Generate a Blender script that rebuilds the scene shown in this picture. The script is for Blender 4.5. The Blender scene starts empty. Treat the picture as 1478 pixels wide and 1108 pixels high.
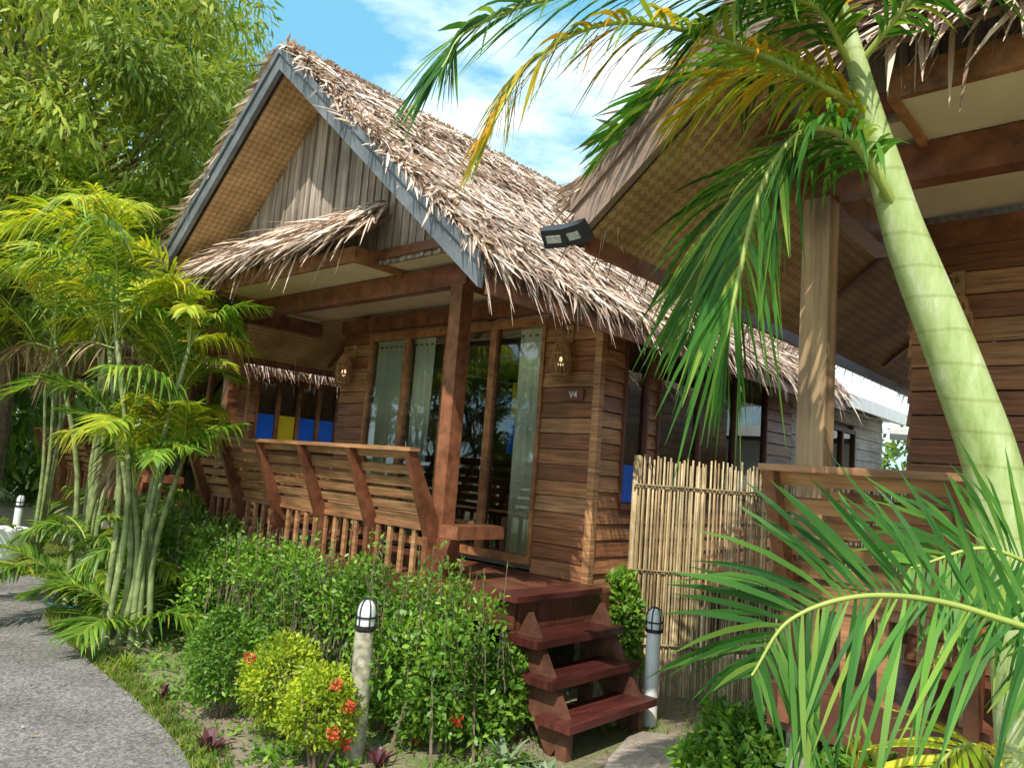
import bpy, math, random
import numpy as np
from mathutils import Vector, Matrix
random.seed(7); R=np.random.default_rng(11)
sc=bpy.context.scene; col=sc.collection
TH=math.radians(-42.28)
# ------------------------------------------------------------------ materials
def newmat(n):
    m=bpy.data.materials.new(n); m.use_nodes=True; nt=m.node_tree; nt.nodes.clear()
    o=nt.nodes.new('ShaderNodeOutputMaterial'); return m,nt,o
def N(nt,t,**k):
    n=nt.nodes.new(t)
    for a,b in k.items():
        if a in n.inputs: n.inputs[a].default_value=b
        else: setattr(n,a,b)
    return n
def ramp(nt,stops):
    r=nt.nodes.new('ShaderNodeValToRGB'); e=r.color_ramp.elements
    while len(e)<len(stops): e.new(.5)
    for i,(p,c) in enumerate(stops):
        e[i].position=p; e[i].color=(*c,1)
    return r
def mixc(nt,typ,f,a,b):
    m=nt.nodes.new('ShaderNodeMix'); m.data_type='RGBA'; m.blend_type=typ
    for s,v in ((m.inputs[0],f),(m.inputs[6],a),(m.inputs[7],b)):
        if hasattr(v,'is_linked') : nt.links.new(v,s)
        elif isinstance(v,(int,float)): s.default_value=v
        else: s.default_value=(*v,1)
    return m.outputs[2]
def coordmap(nt,scale,rot=(0,0,0),loc=(0,0,0)):
    t=nt.nodes.new('ShaderNodeTexCoord'); m=nt.nodes.new('ShaderNodeMapping')
    m.inputs['Scale'].default_value=scale; m.inputs['Rotation'].default_value=rot; m.inputs['Location'].default_value=loc
    nt.links.new(t.outputs['Object'],m.inputs[0]); return m.outputs[0]
def island(nt):
    return nt.nodes.new('ShaderNodeNewGeometry').outputs['Random Per Island']
def wood(name,stops,scale=(2,2,35),rough=.55,grain=.55,spec=.4,dirt=.4):
    m,nt,o=newmat(name); L=nt.links.new
    isl=island(nt); r=ramp(nt,stops); L(isl,r.inputs[0])
    mp=coordmap(nt,scale)
    add=nt.nodes.new('ShaderNodeVectorMath'); add.operation='ADD'; L(mp,add.inputs[0])
    mul=nt.nodes.new('ShaderNodeMath'); mul.operation='MULTIPLY'; mul.inputs[1].default_value=37; L(isl,mul.inputs[0]); L(mul.outputs[0],add.inputs[1])
    nz=N(nt,'ShaderNodeTexNoise',Scale=1.0,Detail=5,Roughness=.65); L(add.outputs[0],nz.inputs['Vector'])
    g=ramp(nt,[(.32,(1-grain,)*3),(.68,(1.2,)*3)]); L(nz.outputs[0],g.inputs[0])
    c=mixc(nt,'MULTIPLY',1.0,r.outputs[0],g.outputs[0])
    nb=N(nt,'ShaderNodeTexNoise',Scale=2.3,Detail=3); L(coordmap(nt,(1,1,1)),nb.inputs['Vector'])
    g2=ramp(nt,[(.35,(1-dirt,)*3),(.6,(1,1,1))]); L(nb.outputs[0],g2.inputs[0])
    c=mixc(nt,'MULTIPLY',1.0,c,g2.outputs[0])
    b=N(nt,'ShaderNodeBsdfPrincipled'); L(c,b.inputs['Base Color']); b.inputs['Roughness'].default_value=rough
    b.inputs['Specular IOR Level'].default_value=spec
    bp=N(nt,'ShaderNodeBump',Strength=.35,Distance=.01); L(nz.outputs[0],bp.inputs['Height']); L(bp.outputs[0],b.inputs['Normal'])
    L(b.outputs[0],o.inputs[0]); return m
def leafmat(name,stops,trans=.35,rough=.45,spec=.35,patch=None):
    m,nt,o=newmat(name); L=nt.links.new
    r=ramp(nt,stops); L(island(nt),r.inputs[0]); c=r.outputs[0]
    nb=N(nt,'ShaderNodeTexNoise',Scale=patch or 1.2,Detail=2); L(coordmap(nt,(1,1,1)),nb.inputs['Vector'])
    g2=ramp(nt,[(.35,(.6,.65,.6)),(.62,(1.25,1.2,1.0))]); L(nb.outputs[0],g2.inputs[0])
    c=mixc(nt,'MULTIPLY',1.0,c,g2.outputs[0])
    b=N(nt,'ShaderNodeBsdfPrincipled'); L(c,b.inputs['Base Color']); b.inputs['Roughness'].default_value=rough
    b.inputs['Specular IOR Level'].default_value=spec
    t=N(nt,'ShaderNodeBsdfTranslucent'); c2=mixc(nt,'MULTIPLY',1.0,c,(1.5,1.35,.5)); L(c2,t.inputs[0])
    ms=N(nt,'ShaderNodeMixShader'); ms.inputs[0].default_value=trans; L(b.outputs[0],ms.inputs[1]); L(t.outputs[0],ms.inputs[2])
    L(ms.outputs[0],o.inputs[0]); return m
def plain(name,c,rough=.6,spec=.4,noise=.25,nscale=8,bump=.0,metal=0):
    m,nt,o=newmat(name); L=nt.links.new
    nz=N(nt,'ShaderNodeTexNoise',Scale=nscale,Detail=5); L(coordmap(nt,(1,1,1)),nz.inputs['Vector'])
    g=ramp(nt,[(.3,tuple(x*(1-noise) for x in c)),(.7,tuple(min(1,x*(1+noise*.6)) for x in c))]); L(nz.outputs[0],g.inputs[0])
    b=N(nt,'ShaderNodeBsdfPrincipled'); L(g.outputs[0],b.inputs['Base Color']); b.inputs['Roughness'].default_value=rough
    b.inputs['Specular IOR Level'].default_value=spec; b.inputs['Metallic'].default_value=metal
    if bump:
        bp=N(nt,'ShaderNodeBump',Strength=bump,Distance=.01); L(nz.outputs[0],bp.inputs['Height']); L(bp.outputs[0],b.inputs['Normal'])
    L(b.outputs[0],o.inputs[0]); return m
def emis(name,c,s):
    m,nt,o=newmat(name); e=N(nt,'ShaderNodeEmission'); e.inputs[0].default_value=(*c,1); e.inputs[1].default_value=s
    nt.links.new(e.outputs[0],o.inputs[0]); return m
def glassmat(name,tint,fac=.3):
    m,nt,o=newmat(name); L=nt.links.new
    t=N(nt,'ShaderNodeBsdfTransparent'); t.inputs[0].default_value=(*tint,1)
    g=N(nt,'ShaderNodeBsdfGlossy'); g.inputs['Roughness'].default_value=.02; g.inputs[0].default_value=(.9,.95,.95,1)
    ms=N(nt,'ShaderNodeMixShader'); lw=N(nt,'ShaderNodeLayerWeight',Blend=fac)
    L(lw.outputs['Fresnel'],ms.inputs[0]); L(t.outputs[0],ms.inputs[1]); L(g.outputs[0],ms.inputs[2]); L(ms.outputs[0],o.inputs[0]); return m
def weave(name,c1,c2,sc_=22):
    m,nt,o=newmat(name); L=nt.links.new
    mp=coordmap(nt,(sc_,sc_,1),(0,0,math.radians(45)),(0,0,.5))
    ck=N(nt,'ShaderNodeTexChecker',Scale=1.0); ck.inputs[1].default_value=(*c1,1); ck.inputs[2].default_value=(*c2,1); L(mp,ck.inputs[0])
    nz=N(nt,'ShaderNodeTexNoise',Scale=3,Detail=5); L(coordmap(nt,(1,1,1)),nz.inputs['Vector'])
    g=ramp(nt,[(.35,(.65,.6,.55)),(.65,(1.1,1.1,1.1))]); L(nz.outputs[0],g.inputs[0])
    nf=N(nt,'ShaderNodeTexNoise',Scale=90,Detail=2); L(coordmap(nt,(1,1,1)),nf.inputs['Vector'])
    g3=ramp(nt,[(.3,(.65,.65,.65)),(.7,(1.2,)*3)]); L(nf.outputs[0],g3.inputs[0])
    c=mixc(nt,'MULTIPLY',1.0,ck.outputs[0],g.outputs[0]); c=mixc(nt,'MULTIPLY',1.0,c,g3.outputs[0])
    b=N(nt,'ShaderNodeBsdfPrincipled'); L(c,b.inputs['Base Color']); b.inputs['Roughness'].default_value=.6
    bp=N(nt,'ShaderNodeBump',Strength=.6,Distance=.006); L(ck.outputs[1],bp.inputs['Height']); L(bp.outputs[0],b.inputs['Normal'])
    L(b.outputs[0],o.inputs[0]); return m
M={}
M['siding']=wood('wood_siding',[(0,(.27,.10,.042)),(.3,(.50,.22,.095)),(.65,(.64,.34,.155)),(.85,(.42,.17,.075)),(1,(.32,.12,.055))],grain=.6,scale=(3,3,60),rough=.38)
M['siding_pale']=wood('pale_siding',[(0,(.5,.47,.45)),(.5,(.68,.64,.61)),(1,(.6,.55,.52))],grain=.35)  # paler, greyer plank tone for the rear walls
M['beam']=wood('beam_wood',[(0,(.20,.068,.034)),(.5,(.32,.125,.06)),(1,(.25,.09,.045))],scale=(9,9,9),rough=.34)
M['post2']=wood('post_wood',[(0,(.42,.27,.14)),(1,(.54,.36,.2))],scale=(24,24,1.5),rough=.5)
M['rail']=wood('rail_wood',[(0,(.38,.17,.075)),(.5,(.58,.31,.145)),(1,(.47,.23,.10))],scale=(3,3,30),rough=.36)
M['frame']=wood('frame_wood',[(0,(.36,.15,.06)),(1,(.48,.22,.09))],scale=(14,14,14),rough=.36)
M['tread']=wood('stair_tread_wood',[(0,(.09,.022,.018)),(1,(.13,.034,.026))],scale=(30,3,3),rough=.28,spec=.6)
M['stair']=wood('stair_stringer_wood',[(0,(.13,.05,.03)),(1,(.2,.085,.05))],scale=(9,9,9),rough=.5)
M['deck']=wood('deck_wood',[(0,(.17,.06,.035)),(1,(.26,.10,.055))],scale=(3,30,3),rough=.35,spec=.5)
M['gable']=wood('gable_boards',[(0,(.30,.24,.19)),(.5,(.52,.43,.35)),(1,(.40,.31,.24))],scale=(30,30,1.5),rough=.8,grain=.5)
M['barge']=wood('barge_board_paint',[(0,(.14,.155,.17)),(1,(.18,.195,.21))],scale=(5,5,5),rough=.6,grain=.35,dirt=.3)
M['barge2']=wood('barge_board_wood',[(0,(.24,.16,.12)),(1,(.32,.22,.17))],scale=(5,5,5),rough=.6,grain=.4,dirt=.25)
M['thatch']=wood('thatch_leaf',[(0,(.30,.18,.12)),(.2,(.55,.38,.27)),(.6,(.76,.58,.44)),(1,(.88,.75,.62))],scale=(6,6,6),rough=.6,grain=.25,dirt=.2)
M['litter']=wood('leaf_litter',[(0,(.16,.09,.05)),(.6,(.4,.27,.15)),(1,(.5,.4,.2))],scale=(6,6,6),rough=.7,grain=.3,dirt=.25)
M['thatchbase']=plain('thatch_underlay',(.3,.2,.13),.9,nscale=20,bump=.5)
M['weave']=weave('woven_bamboo_panel',(.64,.42,.21),(.46,.28,.13),26)
M['ceilp']=plain('pale_ceiling_board',(.76,.66,.49),.6,noise=.12,nscale=4)
M['glass']=glassmat('window_glass',(.94,.97,.95),.52)
M['blue']=plain('blue_glass',(.02,.16,.8),.12,.8,noise=.1)
M['yellow']=plain('yellow_glass',(.85,.6,.03),.15,.8,noise=.1)
M['curtain']=leafmat('curtain_fabric',[(0,(.86,.88,.82)),(1,(.88,.9,.84))],.25,.9,.1)
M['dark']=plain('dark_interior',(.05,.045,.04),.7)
M['inner']=plain('interior_wall',(.34,.29,.22),.7)
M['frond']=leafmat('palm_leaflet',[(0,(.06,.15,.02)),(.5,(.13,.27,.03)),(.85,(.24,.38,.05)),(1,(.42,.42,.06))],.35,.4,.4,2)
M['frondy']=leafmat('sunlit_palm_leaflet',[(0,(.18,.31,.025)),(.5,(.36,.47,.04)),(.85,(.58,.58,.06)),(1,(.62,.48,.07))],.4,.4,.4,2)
M['frondf']=leafmat('fresh_palm_leaflet',[(0,(.03,.12,.025)),(.5,(.07,.22,.04)),(.85,(.15,.33,.06)),(1,(.3,.42,.08))],.4,.5,.25,3)
M['dry']=leafmat('dry_palm_leaflet',[(0,(.6,.3,.02)),(.35,(.66,.46,.05)),(.6,(.35,.42,.06)),(1,(.2,.34,.05))],.35,.5,.3,3)
M['rachis']=plain('palm_rachis',(.36,.44,.09),.4,.5,noise=.3,nscale=5)
M['cane']=plain('areca_cane',(.25,.3,.11),.5,.4,noise=.5,nscale=12)
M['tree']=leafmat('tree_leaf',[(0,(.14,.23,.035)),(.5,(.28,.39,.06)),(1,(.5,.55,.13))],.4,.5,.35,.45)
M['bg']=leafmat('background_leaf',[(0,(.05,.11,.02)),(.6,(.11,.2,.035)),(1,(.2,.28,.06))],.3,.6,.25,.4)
M['hedge']=leafmat('hedge_leaf',[(0,(.06,.16,.02)),(.5,(.14,.3,.03)),(1,(.28,.45,.06))],.35,.42,.4,2.5)
M['shrub']=leafmat('clipped_shrub_leaf',[(0,(.16,.28,.02)),(.5,(.32,.44,.03)),(1,(.52,.55,.05))],.35,.4,.4,5)
M['grass']=leafmat('grass_blade',[(0,(.1,.18,.03)),(.6,(.22,.32,.05)),(1,(.38,.36,.15))],.3,.6,.2,1)
M['purple']=leafmat('purple_leaf',[(0,(.08,.02,.04)),(1,(.2,.06,.09))],.2,.4,.4)
M['agave']=leafmat('agave_leaf',[(0,(.2,.3,.18)),(1,(.36,.45,.3))],.15,.4,.4)
M['flower']=leafmat('ixora_petal',[(0,(.6,.05,.03)),(1,(.85,.16,.08))],.2,.5,.3)
M['bark']=plain('tree_bark',(.2,.15,.1),.9,nscale=14,noise=.5,bump=.8)
M['white']=plain('white_paint',(.8,.8,.77),.45,noise=.08)
M['black']=plain('black_metal',(.02,.02,.022),.35,.5)
M['lens']=plain('lamp_diffuser',(.75,.77,.75),.2,.6,noise=.05)
M['flens']=plain('floodlight_lens',(.5,.5,.46),.2,.6,noise=.3,nscale=60)
M['conc']=plain('concrete_post',(.42,.39,.28),.85,nscale=25,noise=.55,bump=.6)
M['bamboo']=wood('bamboo_pole',[(0,(.36,.24,.11)),(.5,(.60,.45,.23)),(1,(.76,.62,.36))],scale=(14,14,5),rough=.5)
M['rattan']=wood('rattan',[(0,(.44,.23,.09)),(1,(.62,.37,.15))],scale=(9,9,9))
M['glow']=emis('lantern_bulb',(1,.72,.38),1.3)
M['sign']=plain('sign_wood',(.13,.05,.03),.5)
M['lawn']=plain('lawn_turf',(.2,.3,.06),.9,.2,noise=.5,nscale=30,bump=.8)
def trunkmat():
    m,nt,o=newmat('palm_trunk'); L=nt.links.new
    nz=N(nt,'ShaderNodeTexNoise',Scale=14,Detail=9,Roughness=.7); L(coordmap(nt,(1,1,.3)),nz.inputs['Vector'])
    g=ramp(nt,[(.3,(.22,.31,.08)),(.46,(.38,.47,.17)),(.58,(.47,.55,.25)),(.72,(.72,.74,.55))]); L(nz.outputs[0],g.inputs[0])
    w=N(nt,'ShaderNodeTexWave',Scale=3.1,Distortion=1.6,Detail=3); w.bands_direction='Z'; L(coordmap(nt,(1,1,1)),w.inputs['Vector'])
    g2=ramp(nt,[(.0,(.82,.8,.7)),(.05,(1,1,1))]); L(w.outputs[1],g2.inputs[0])
    c=mixc(nt,'MULTIPLY',1.0,g.outputs[0],g2.outputs[0])
    b=N(nt,'ShaderNodeBsdfPrincipled'); L(c,b.inputs['Base Color']); b.inputs['Roughness'].default_value=.5
    bp=N(nt,'ShaderNodeBump',Strength=.4,Distance=.005); L(nz.outputs[0],bp.inputs['Height']); L(bp.outputs[0],b.inputs['Normal'])
    L(b.outputs[0],o.inputs[0]); return m
M['ptrunk']=trunkmat()
def groundmat():
    m,nt,o=newmat('ground_soil_grass'); L=nt.links.new
    a=N(nt,'ShaderNodeTexNoise',Scale=1.1,Detail=8,Roughness=.7); L(coordmap(nt,(1,1,1)),a.inputs['Vector'])
    f=N(nt,'ShaderNodeTexNoise',Scale=28,Detail=6,Roughness=.7); L(coordmap(nt,(1,1,1)),f.inputs['Vector'])
    soil=ramp(nt,[(.3,(.17,.13,.09)),(.55,(.34,.27,.19)),(.75,(.5,.42,.33))]); L(f.outputs[0],soil.inputs[0])
    gr=ramp(nt,[(.3,(.09,.15,.03)),(.7,(.24,.34,.07))]); L(f.outputs[0],gr.inputs[0])
    k=ramp(nt,[(.45,(0,0,0)),(.6,(1,1,1))]); L(a.outputs[0],k.inputs[0])
    c=mixc(nt,'MIX',k.outputs[0],soil.outputs[0],gr.outputs[0])
    b=N(nt,'ShaderNodeBsdfPrincipled'); L(c,b.inputs['Base Color']); b.inputs['Roughness'].default_value=.95
    bp=N(nt,'ShaderNodeBump',Strength=.8,Distance=.03); L(f.outputs[0],bp.inputs['Height']); L(bp.outputs[0],b.inputs['Normal'])
    L(b.outputs[0],o.inputs[0]); return m
M['ground']=groundmat()
def aggmat(name,c0,c1,c2):
    m,nt,o=newmat(name); L=nt.links.new
    v=N(nt,'ShaderNodeTexVoronoi',Scale=75); L(coordmap(nt,(1,1,1)),v.inputs['Vector'])
    a=N(nt,'ShaderNodeTexNoise',Scale=1.3,Detail=6); L(coordmap(nt,(1,1,1)),a.inputs['Vector'])
    r=ramp(nt,[(0,c0),(.5,c1),(1,c2)]); L(v.outputs['Color'],r.inputs[0])
    g=ramp(nt,[(.35,(.68,.66,.64)),(.65,(1.1,1.1,1.1))]); L(a.outputs[0],g.inputs[0])
    c=mixc(nt,'MULTIPLY',1.0,r.outputs[0],g.outputs[0])
    b=N(nt,'ShaderNodeBsdfPrincipled'); L(c,b.inputs['Base Color']); b.inputs['Roughness'].default_value=.9
    bp=N(nt,'ShaderNodeBump',Strength=.5,Distance=.004); L(v.outputs[0],bp.inputs['Height']); L(bp.outputs[0],b.inputs['Normal'])
    L(b.outputs[0],o.inputs[0]); return m
M['path']=aggmat('exposed_aggregate_path',(.09,.08,.078),(.20,.185,.175),(.37,.345,.32))
M['slab']=aggmat('sandy_slab',(.32,.27,.21),(.45,.39,.31),(.55,.49,.4))
# ------------------------------------------------------------------ mesh helpers
def setp(o,parent):
    if parent is not None: o.parent=parent
def empty(name,loc=(0,0,0),rz=0):
    e=bpy.data.objects.new(name,None); e.location=loc; e.rotation_euler=(0,0,rz); e.empty_display_size=.2; col.objects.link(e); return e
def mesh_np(name,V,F,mat,parent=None,smooth=False):
    V=np.asarray(V,dtype=np.float32).reshape(-1,3); F=np.asarray(F,dtype=np.int32).reshape(-1,4)
    me=bpy.data.meshes.new(name); me.vertices.add(len(V)); me.vertices.foreach_set('co',V.ravel())
    me.loops.add(F.size); me.loops.foreach_set('vertex_index',F.ravel())
    me.polygons.add(len(F)); me.polygons.foreach_set('loop_start',np.arange(0,F.size,4,dtype=np.int32))
    me.polygons.foreach_set('loop_total',np.full(len(F),4,dtype=np.int32))
    me.update(calc_edges=True); me.validate()
    me.polygons.foreach_set('use_smooth',np.full(len(me.polygons),bool(smooth))); me.update()
    me.materials.append(mat)
    o=bpy.data.objects.new(name,me); col.objects.link(o); setp(o,parent); return o
class Acc:
    def __init__(s): s.V=[];s.F=[];s.n=0
    def add(s,V,F):
        V=np.asarray(V,float).reshape(-1,3); s.V.append(V); s.F.append(np.asarray(F).reshape(-1,4)+s.n); s.n+=len(V)
    def obj(s,name,mat,parent=None,smooth=False):
        if not s.V: return None
        return mesh_np(name,np.vstack(s.V),np.vstack(s.F),mat,parent,smooth)
    BF=np.array([(0,3,2,1),(4,5,6,7),(0,1,5,4),(1,2,6,5),(2,3,7,6),(3,0,4,7)])
    def box(s,x0,x1,y0,y1,z0,z1):
        s.add([(x0,y0,z0),(x1,y0,z0),(x1,y1,z0),(x0,y1,z0),(x0,y0,z1),(x1,y0,z1),(x1,y1,z1),(x0,y1,z1)],s.BF)
    def obox(s,p,q,w,h,up=(0,0,1)):
        p=np.array(p,float);q=np.array(q,float);t=q-p;t/=np.linalg.norm(t);up=np.array(up,float)
        sd=np.cross(t,up);sd/=np.linalg.norm(sd);u=np.cross(sd,t);a=sd*w/2;b=u*h/2
        s.add([p-a-b,p+a-b,q+a-b,q-a-b,p-a+b,p+a+b,q+a+b,q-a+b],s.BF)
    def prism(s,prof,y0,y1):
        s.add([(x,y0,z) for x,z in prof]+[(x,y1,z) for x,z in prof],[(0,1,2,3),(7,6,5,4),(0,4,5,1),(1,5,6,2),(2,6,7,3),(3,7,4,0)])
    def quad(s,a,b,c,d): s.add([a,b,c,d],[(0,1,2,3)])
    def tube(s,pts,rad,k=8,caps=True):
        P=np.array(pts,float);n=len(P);T=np.gradient(P,axis=0);T/=np.linalg.norm(T,axis=1)[:,None]+1e-9
        ref=np.array([0,0,1.]) if abs(T[0][2])<.9 else np.array([0,1.,0])
        A=np.cross(T,ref);A/=np.linalg.norm(A,axis=1)[:,None]+1e-9;B=np.cross(T,A)
        rad=np.broadcast_to(np.asarray(rad,float),(n,))
        an=np.arange(k)*2*math.pi/k
        V=P[:,None,:]+rad[:,None,None]*(np.cos(an)[None,:,None]*A[:,None,:]+np.sin(an)[None,:,None]*B[:,None,:])
        F=[]
        for i in range(n-1):
            for j in range(k):
                F.append((i*k+j,i*k+(j+1)%k,(i+1)*k+(j+1)%k,(i+1)*k+j))
        V=V.reshape(-1,3)
        if caps and k==8:
            for b in (0,(n-1)*k):
                F+= [(b,b+1,b+2,b+3),(b,b+3,b+4,b+7),(b+4,b+5,b+6,b+7)]
        s.add(V,F)
    def lathe(s,prof,c=(0,0,0),k=16):
        P=[(c[0]+r*math.cos(a*2*math.pi/k),c[1]+r*math.sin(a*2*math.pi/k),c[2]+z) for r,z in prof for a in range(k)]
        F=[(i*k+j,i*k+(j+1)%k,(i+1)*k+(j+1)%k,(i+1)*k+j) for i in range(len(prof)-1) for j in range(k)]
        s.add(P,F)
def nrm(a): return a/(np.linalg.norm(a,axis=-1,keepdims=True)+1e-9)
def strips(acc,P,D,Nn,L,W,B,prof):
    P=np.asarray(P,float);n=len(P);k=len(prof)-1
    D=nrm(D);S=nrm(np.cross(D,Nn));L=np.broadcast_to(L,(n,));W=np.broadcast_to(W,(n,));t=np.linspace(0,1,k+1)
    C=P[:,None,:]+D[:,None,:]*(L[:,None]*t)[:,:,None]+B[:,None,:]*(L[:,None]*t**2)[:,:,None]
    w=(W[:,None]*np.array(prof)[None,:]*.5)[:,:,None]*S[:,None,:]
    V=np.stack([C-w,C+w],axis=2).reshape(-1,3)
    b=(np.arange(n)*(k+1)*2)[:,None]; j=np.arange(k)[None,:]*2
    F=np.stack([b+j,b+j+1,b+j+3,b+j+2],axis=2).reshape(-1,4)
    acc.add(V,F)
def rv(n,s=1.0): return R.normal(size=(n,3))*s
# ------------------------------------------------------------------ vegetation generators
def catmull(P,n):
    P=np.array(P,float);P=np.vstack([2*P[0]-P[1],P,2*P[-1]-P[-2]]);m=len(P)-3;out=[]
    for t in np.linspace(0,m-1e-6,n):
        i=int(t);f=t-i;a,b,c,d=P[i:i+4]
        out.append(.5*((2*b)+(-a+c)*f+(2*a-5*b+4*c-d)*f*f+(-a+3*b-3*c+d)*f**3))
    return np.array(out)
def frond(la,ra,pts,n,ll,lw,droop=.5,rise=.25,start=.12,rr=.012,up=(0,0,1),fwd=.6,fold=.5,tip=1.8,fgain=.5,jit=.09):
    C=catmull(pts,n+8);T=nrm(np.gradient(C,axis=0));up=np.array(up,float)
    S=nrm(np.cross(T,up));U=np.cross(S,T)
    ra.tube(C,np.linspace(rr,rr*.25,len(C)),6,False)
    i0=int(start*len(C));idx=np.arange(i0,len(C));t=(idx-i0)/(len(C)-i0)
    prof=(.55+.45*np.sin(math.pi*np.clip(t*1.02,0,1)**.75))*np.where(t>.8,1-(t-.8)*tip,1)
    for sg in (-1,1):
        m=len(idx)
        D=T[idx]*(fwd+t[:,None]*fgain)+S[idx]*sg*.8+U[idx]*rise+rv(m,jit)
        strips(la,C[idx],D,U[idx]+rv(m,.2)+S[idx]*sg*-fold,ll*prof*R.uniform(.75,1.1,m),lw*R.uniform(.75,1.2,m),
               np.array([0,0,-1.])*(droop*R.uniform(.5,1.5,m))[:,None]+rv(m,.05),[.35,.9,1,.75,.08])
def arc(p,az,e0,e1,L,k=9):
    pts=[np.array(p,float)]
    for i in range(k):
        e=e0+(e1-e0)*(i/(k-1))**1.2; d=np.array([math.cos(az)*math.cos(e),math.sin(az)*math.cos(e),math.sin(e)])
        pts.append(pts[-1]+d*L/k)
    return pts[::3]
def palm_clump(name,base,canes,hr,lean,nf,fl,mats=('frond','frondy'),ll=.36,lw=.024,nl=42,crad=.024,yfrac=.35,spread=.2,lows=0,e0r=(1.05,1.5),e1r=(-.9,.2),right=1.0,deadfr=0):
    e=empty(name,base); a=[Acc(),Acc()];ra=Acc();ca=Acc();dd=Acc()
    for i in range(canes):
        az=random.uniform(0,6.28); r=random.uniform(.03,spread); b=np.array([math.cos(az)*r,math.sin(az)*r,0])
        h=random.uniform(*hr); ln=random.uniform(*lean)*(right if math.cos(az)>0 else 1)
        top=b+np.array([math.cos(az)*ln,math.sin(az)*ln,h])
        mid=(b+top)/2+np.array([math.cos(az),math.sin(az),0])*-.06*h
        ca.tube(catmull([b,mid,top],9),np.linspace(crad*1.2,crad*.8,9),8)
        a0=random.uniform(0,6.28)
        for j in range(nf):
            a1=a0+j*2.4+random.uniform(-.3,.3); L=fl*random.uniform(.75,1.15)
            if math.cos(a1)>.25: L*=right
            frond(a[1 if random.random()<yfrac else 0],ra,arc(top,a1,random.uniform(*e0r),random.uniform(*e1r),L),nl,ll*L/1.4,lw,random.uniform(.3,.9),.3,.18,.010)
        if i<deadfr:
            a1=random.uniform(0,6.28); frond(dd,ra,arc(top-np.array([0,0,.1]),a1,.3,-1.4,fl*.6),26,ll*.6,lw*.8,.9,0,.1,.007,jit=.3)
    for j in range(lows):
        a1=j*6.28/lows+random.uniform(-.3,.3)
        frond(a[0],ra,arc((0,0,.05),a1,random.uniform(.8,1.3),random.uniform(-.8,0),fl*random.uniform(.6,.95)*(right if math.cos(a1)>.25 else 1)),nl,ll*.8,lw,.4,.3,.15,.008)
    ca.obj('canes',M['cane'],e,True); ra.obj('frond_stems',M['rachis'],e,True)
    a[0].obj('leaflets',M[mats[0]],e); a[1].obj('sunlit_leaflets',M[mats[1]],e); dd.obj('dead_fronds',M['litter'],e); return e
def leaves(acc,c,rad,n,size,asp=.4,droop=.5,shell=.55,bendz=-.3):
    d=nrm(rv(n)); r=R.uniform(shell**3,1,n)**(1/3.)
    P=np.array(c)+d*r[:,None]*np.array(rad)
    D=nrm(d*.7+rv(n,.6)+np.array([0,0,-droop])); Nn=nrm(d+rv(n,.5)+np.array([0,0,.6]))
    s=size*R.uniform(.6,1.3,n)
    strips(acc,P,D,Nn,s,s*asp,np.tile([0,0,bendz],(n,1)),[.15,1,.1])
def tree(name,base,h,crad,nclump,nper,leaf,mat='tree',tr=.2,asp=.3,zc=.68,clump=.28):
    e=empty(name,base);la=Acc();ba=Acc();cz=h*zc
    top=np.array([R.normal()*.2,R.normal()*.2,h*.8])
    ba.tube(catmull([(0,0,-.1),(R.normal()*.15,R.normal()*.15,h*.35),top],10),np.linspace(tr,tr*.3,10),8)
    for i in range(nclump):
        d=nrm(R.normal(size=3)); q=R.uniform(.35,1)**.6
        c=np.array([0,0,cz])+d*q*np.array([crad,crad,(h-cz)])*np.array([1,1,1 if d[2]>0 else .8])
        if i%3==0:
            s=np.array([0,0,h*R.uniform(.3,.6)]); ba.tube(catmull([s,(s+c)/2+rv(1,.2)[0],c],6),np.linspace(tr*.3,tr*.05,6),6,False)
        rr=crad*clump*R.uniform(.6,1.2)
        leaves(la,c,(rr,rr,rr*.7),nper,leaf,asp,.5,.3)
    ba.obj('trunk_and_limbs',M['bark'],e,True); la.obj('crown_foliage',M[mat],e); return e
def shrub(name,c,rad,n,size,mat,flowers=0):
    e=empty(name,(c[0],c[1],0));la=Acc();leaves(la,(0,0,c[2]),np.array(rad)*.95,n,size,.5,-.2,.5,-.1)
    for i in range(22):
        d=nrm(R.normal(size=3)); leaves(la,np.array([0,0,c[2]])+d*np.array(rad)*R.uniform(.8,.98),(.06,.06,.06),int(n/50),size,.5,-.4,.2,-.1)
    la.obj('foliage',M[mat],e)
    ba=Acc()
    for i in range(7):
        q=rv(1)[0]*np.array(rad)*.5; ba.tube([(q[0]*.2,q[1]*.2,-.02),(q[0]*.6,q[1]*.6,c[2]*.6),(q[0],q[1],c[2]+abs(q[2])*.6)],[.012,.009,.004],6,False)
    ba.obj('stems',M['bark'],e)
    if flowers:
        fa=Acc()
        for i in range(flowers):
            d=R.normal(size=3);d[1]=-abs(d[1]);d[2]-=.4;d=nrm(d);cc=np.array([0,0,c[2]])+d*np.array(rad)*1.05
            leaves(fa,cc,(.03,.03,.025),60,.018,.7,0,.6,0)
        fa.obj('blossoms',M['flower'],e)
    return e
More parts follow.
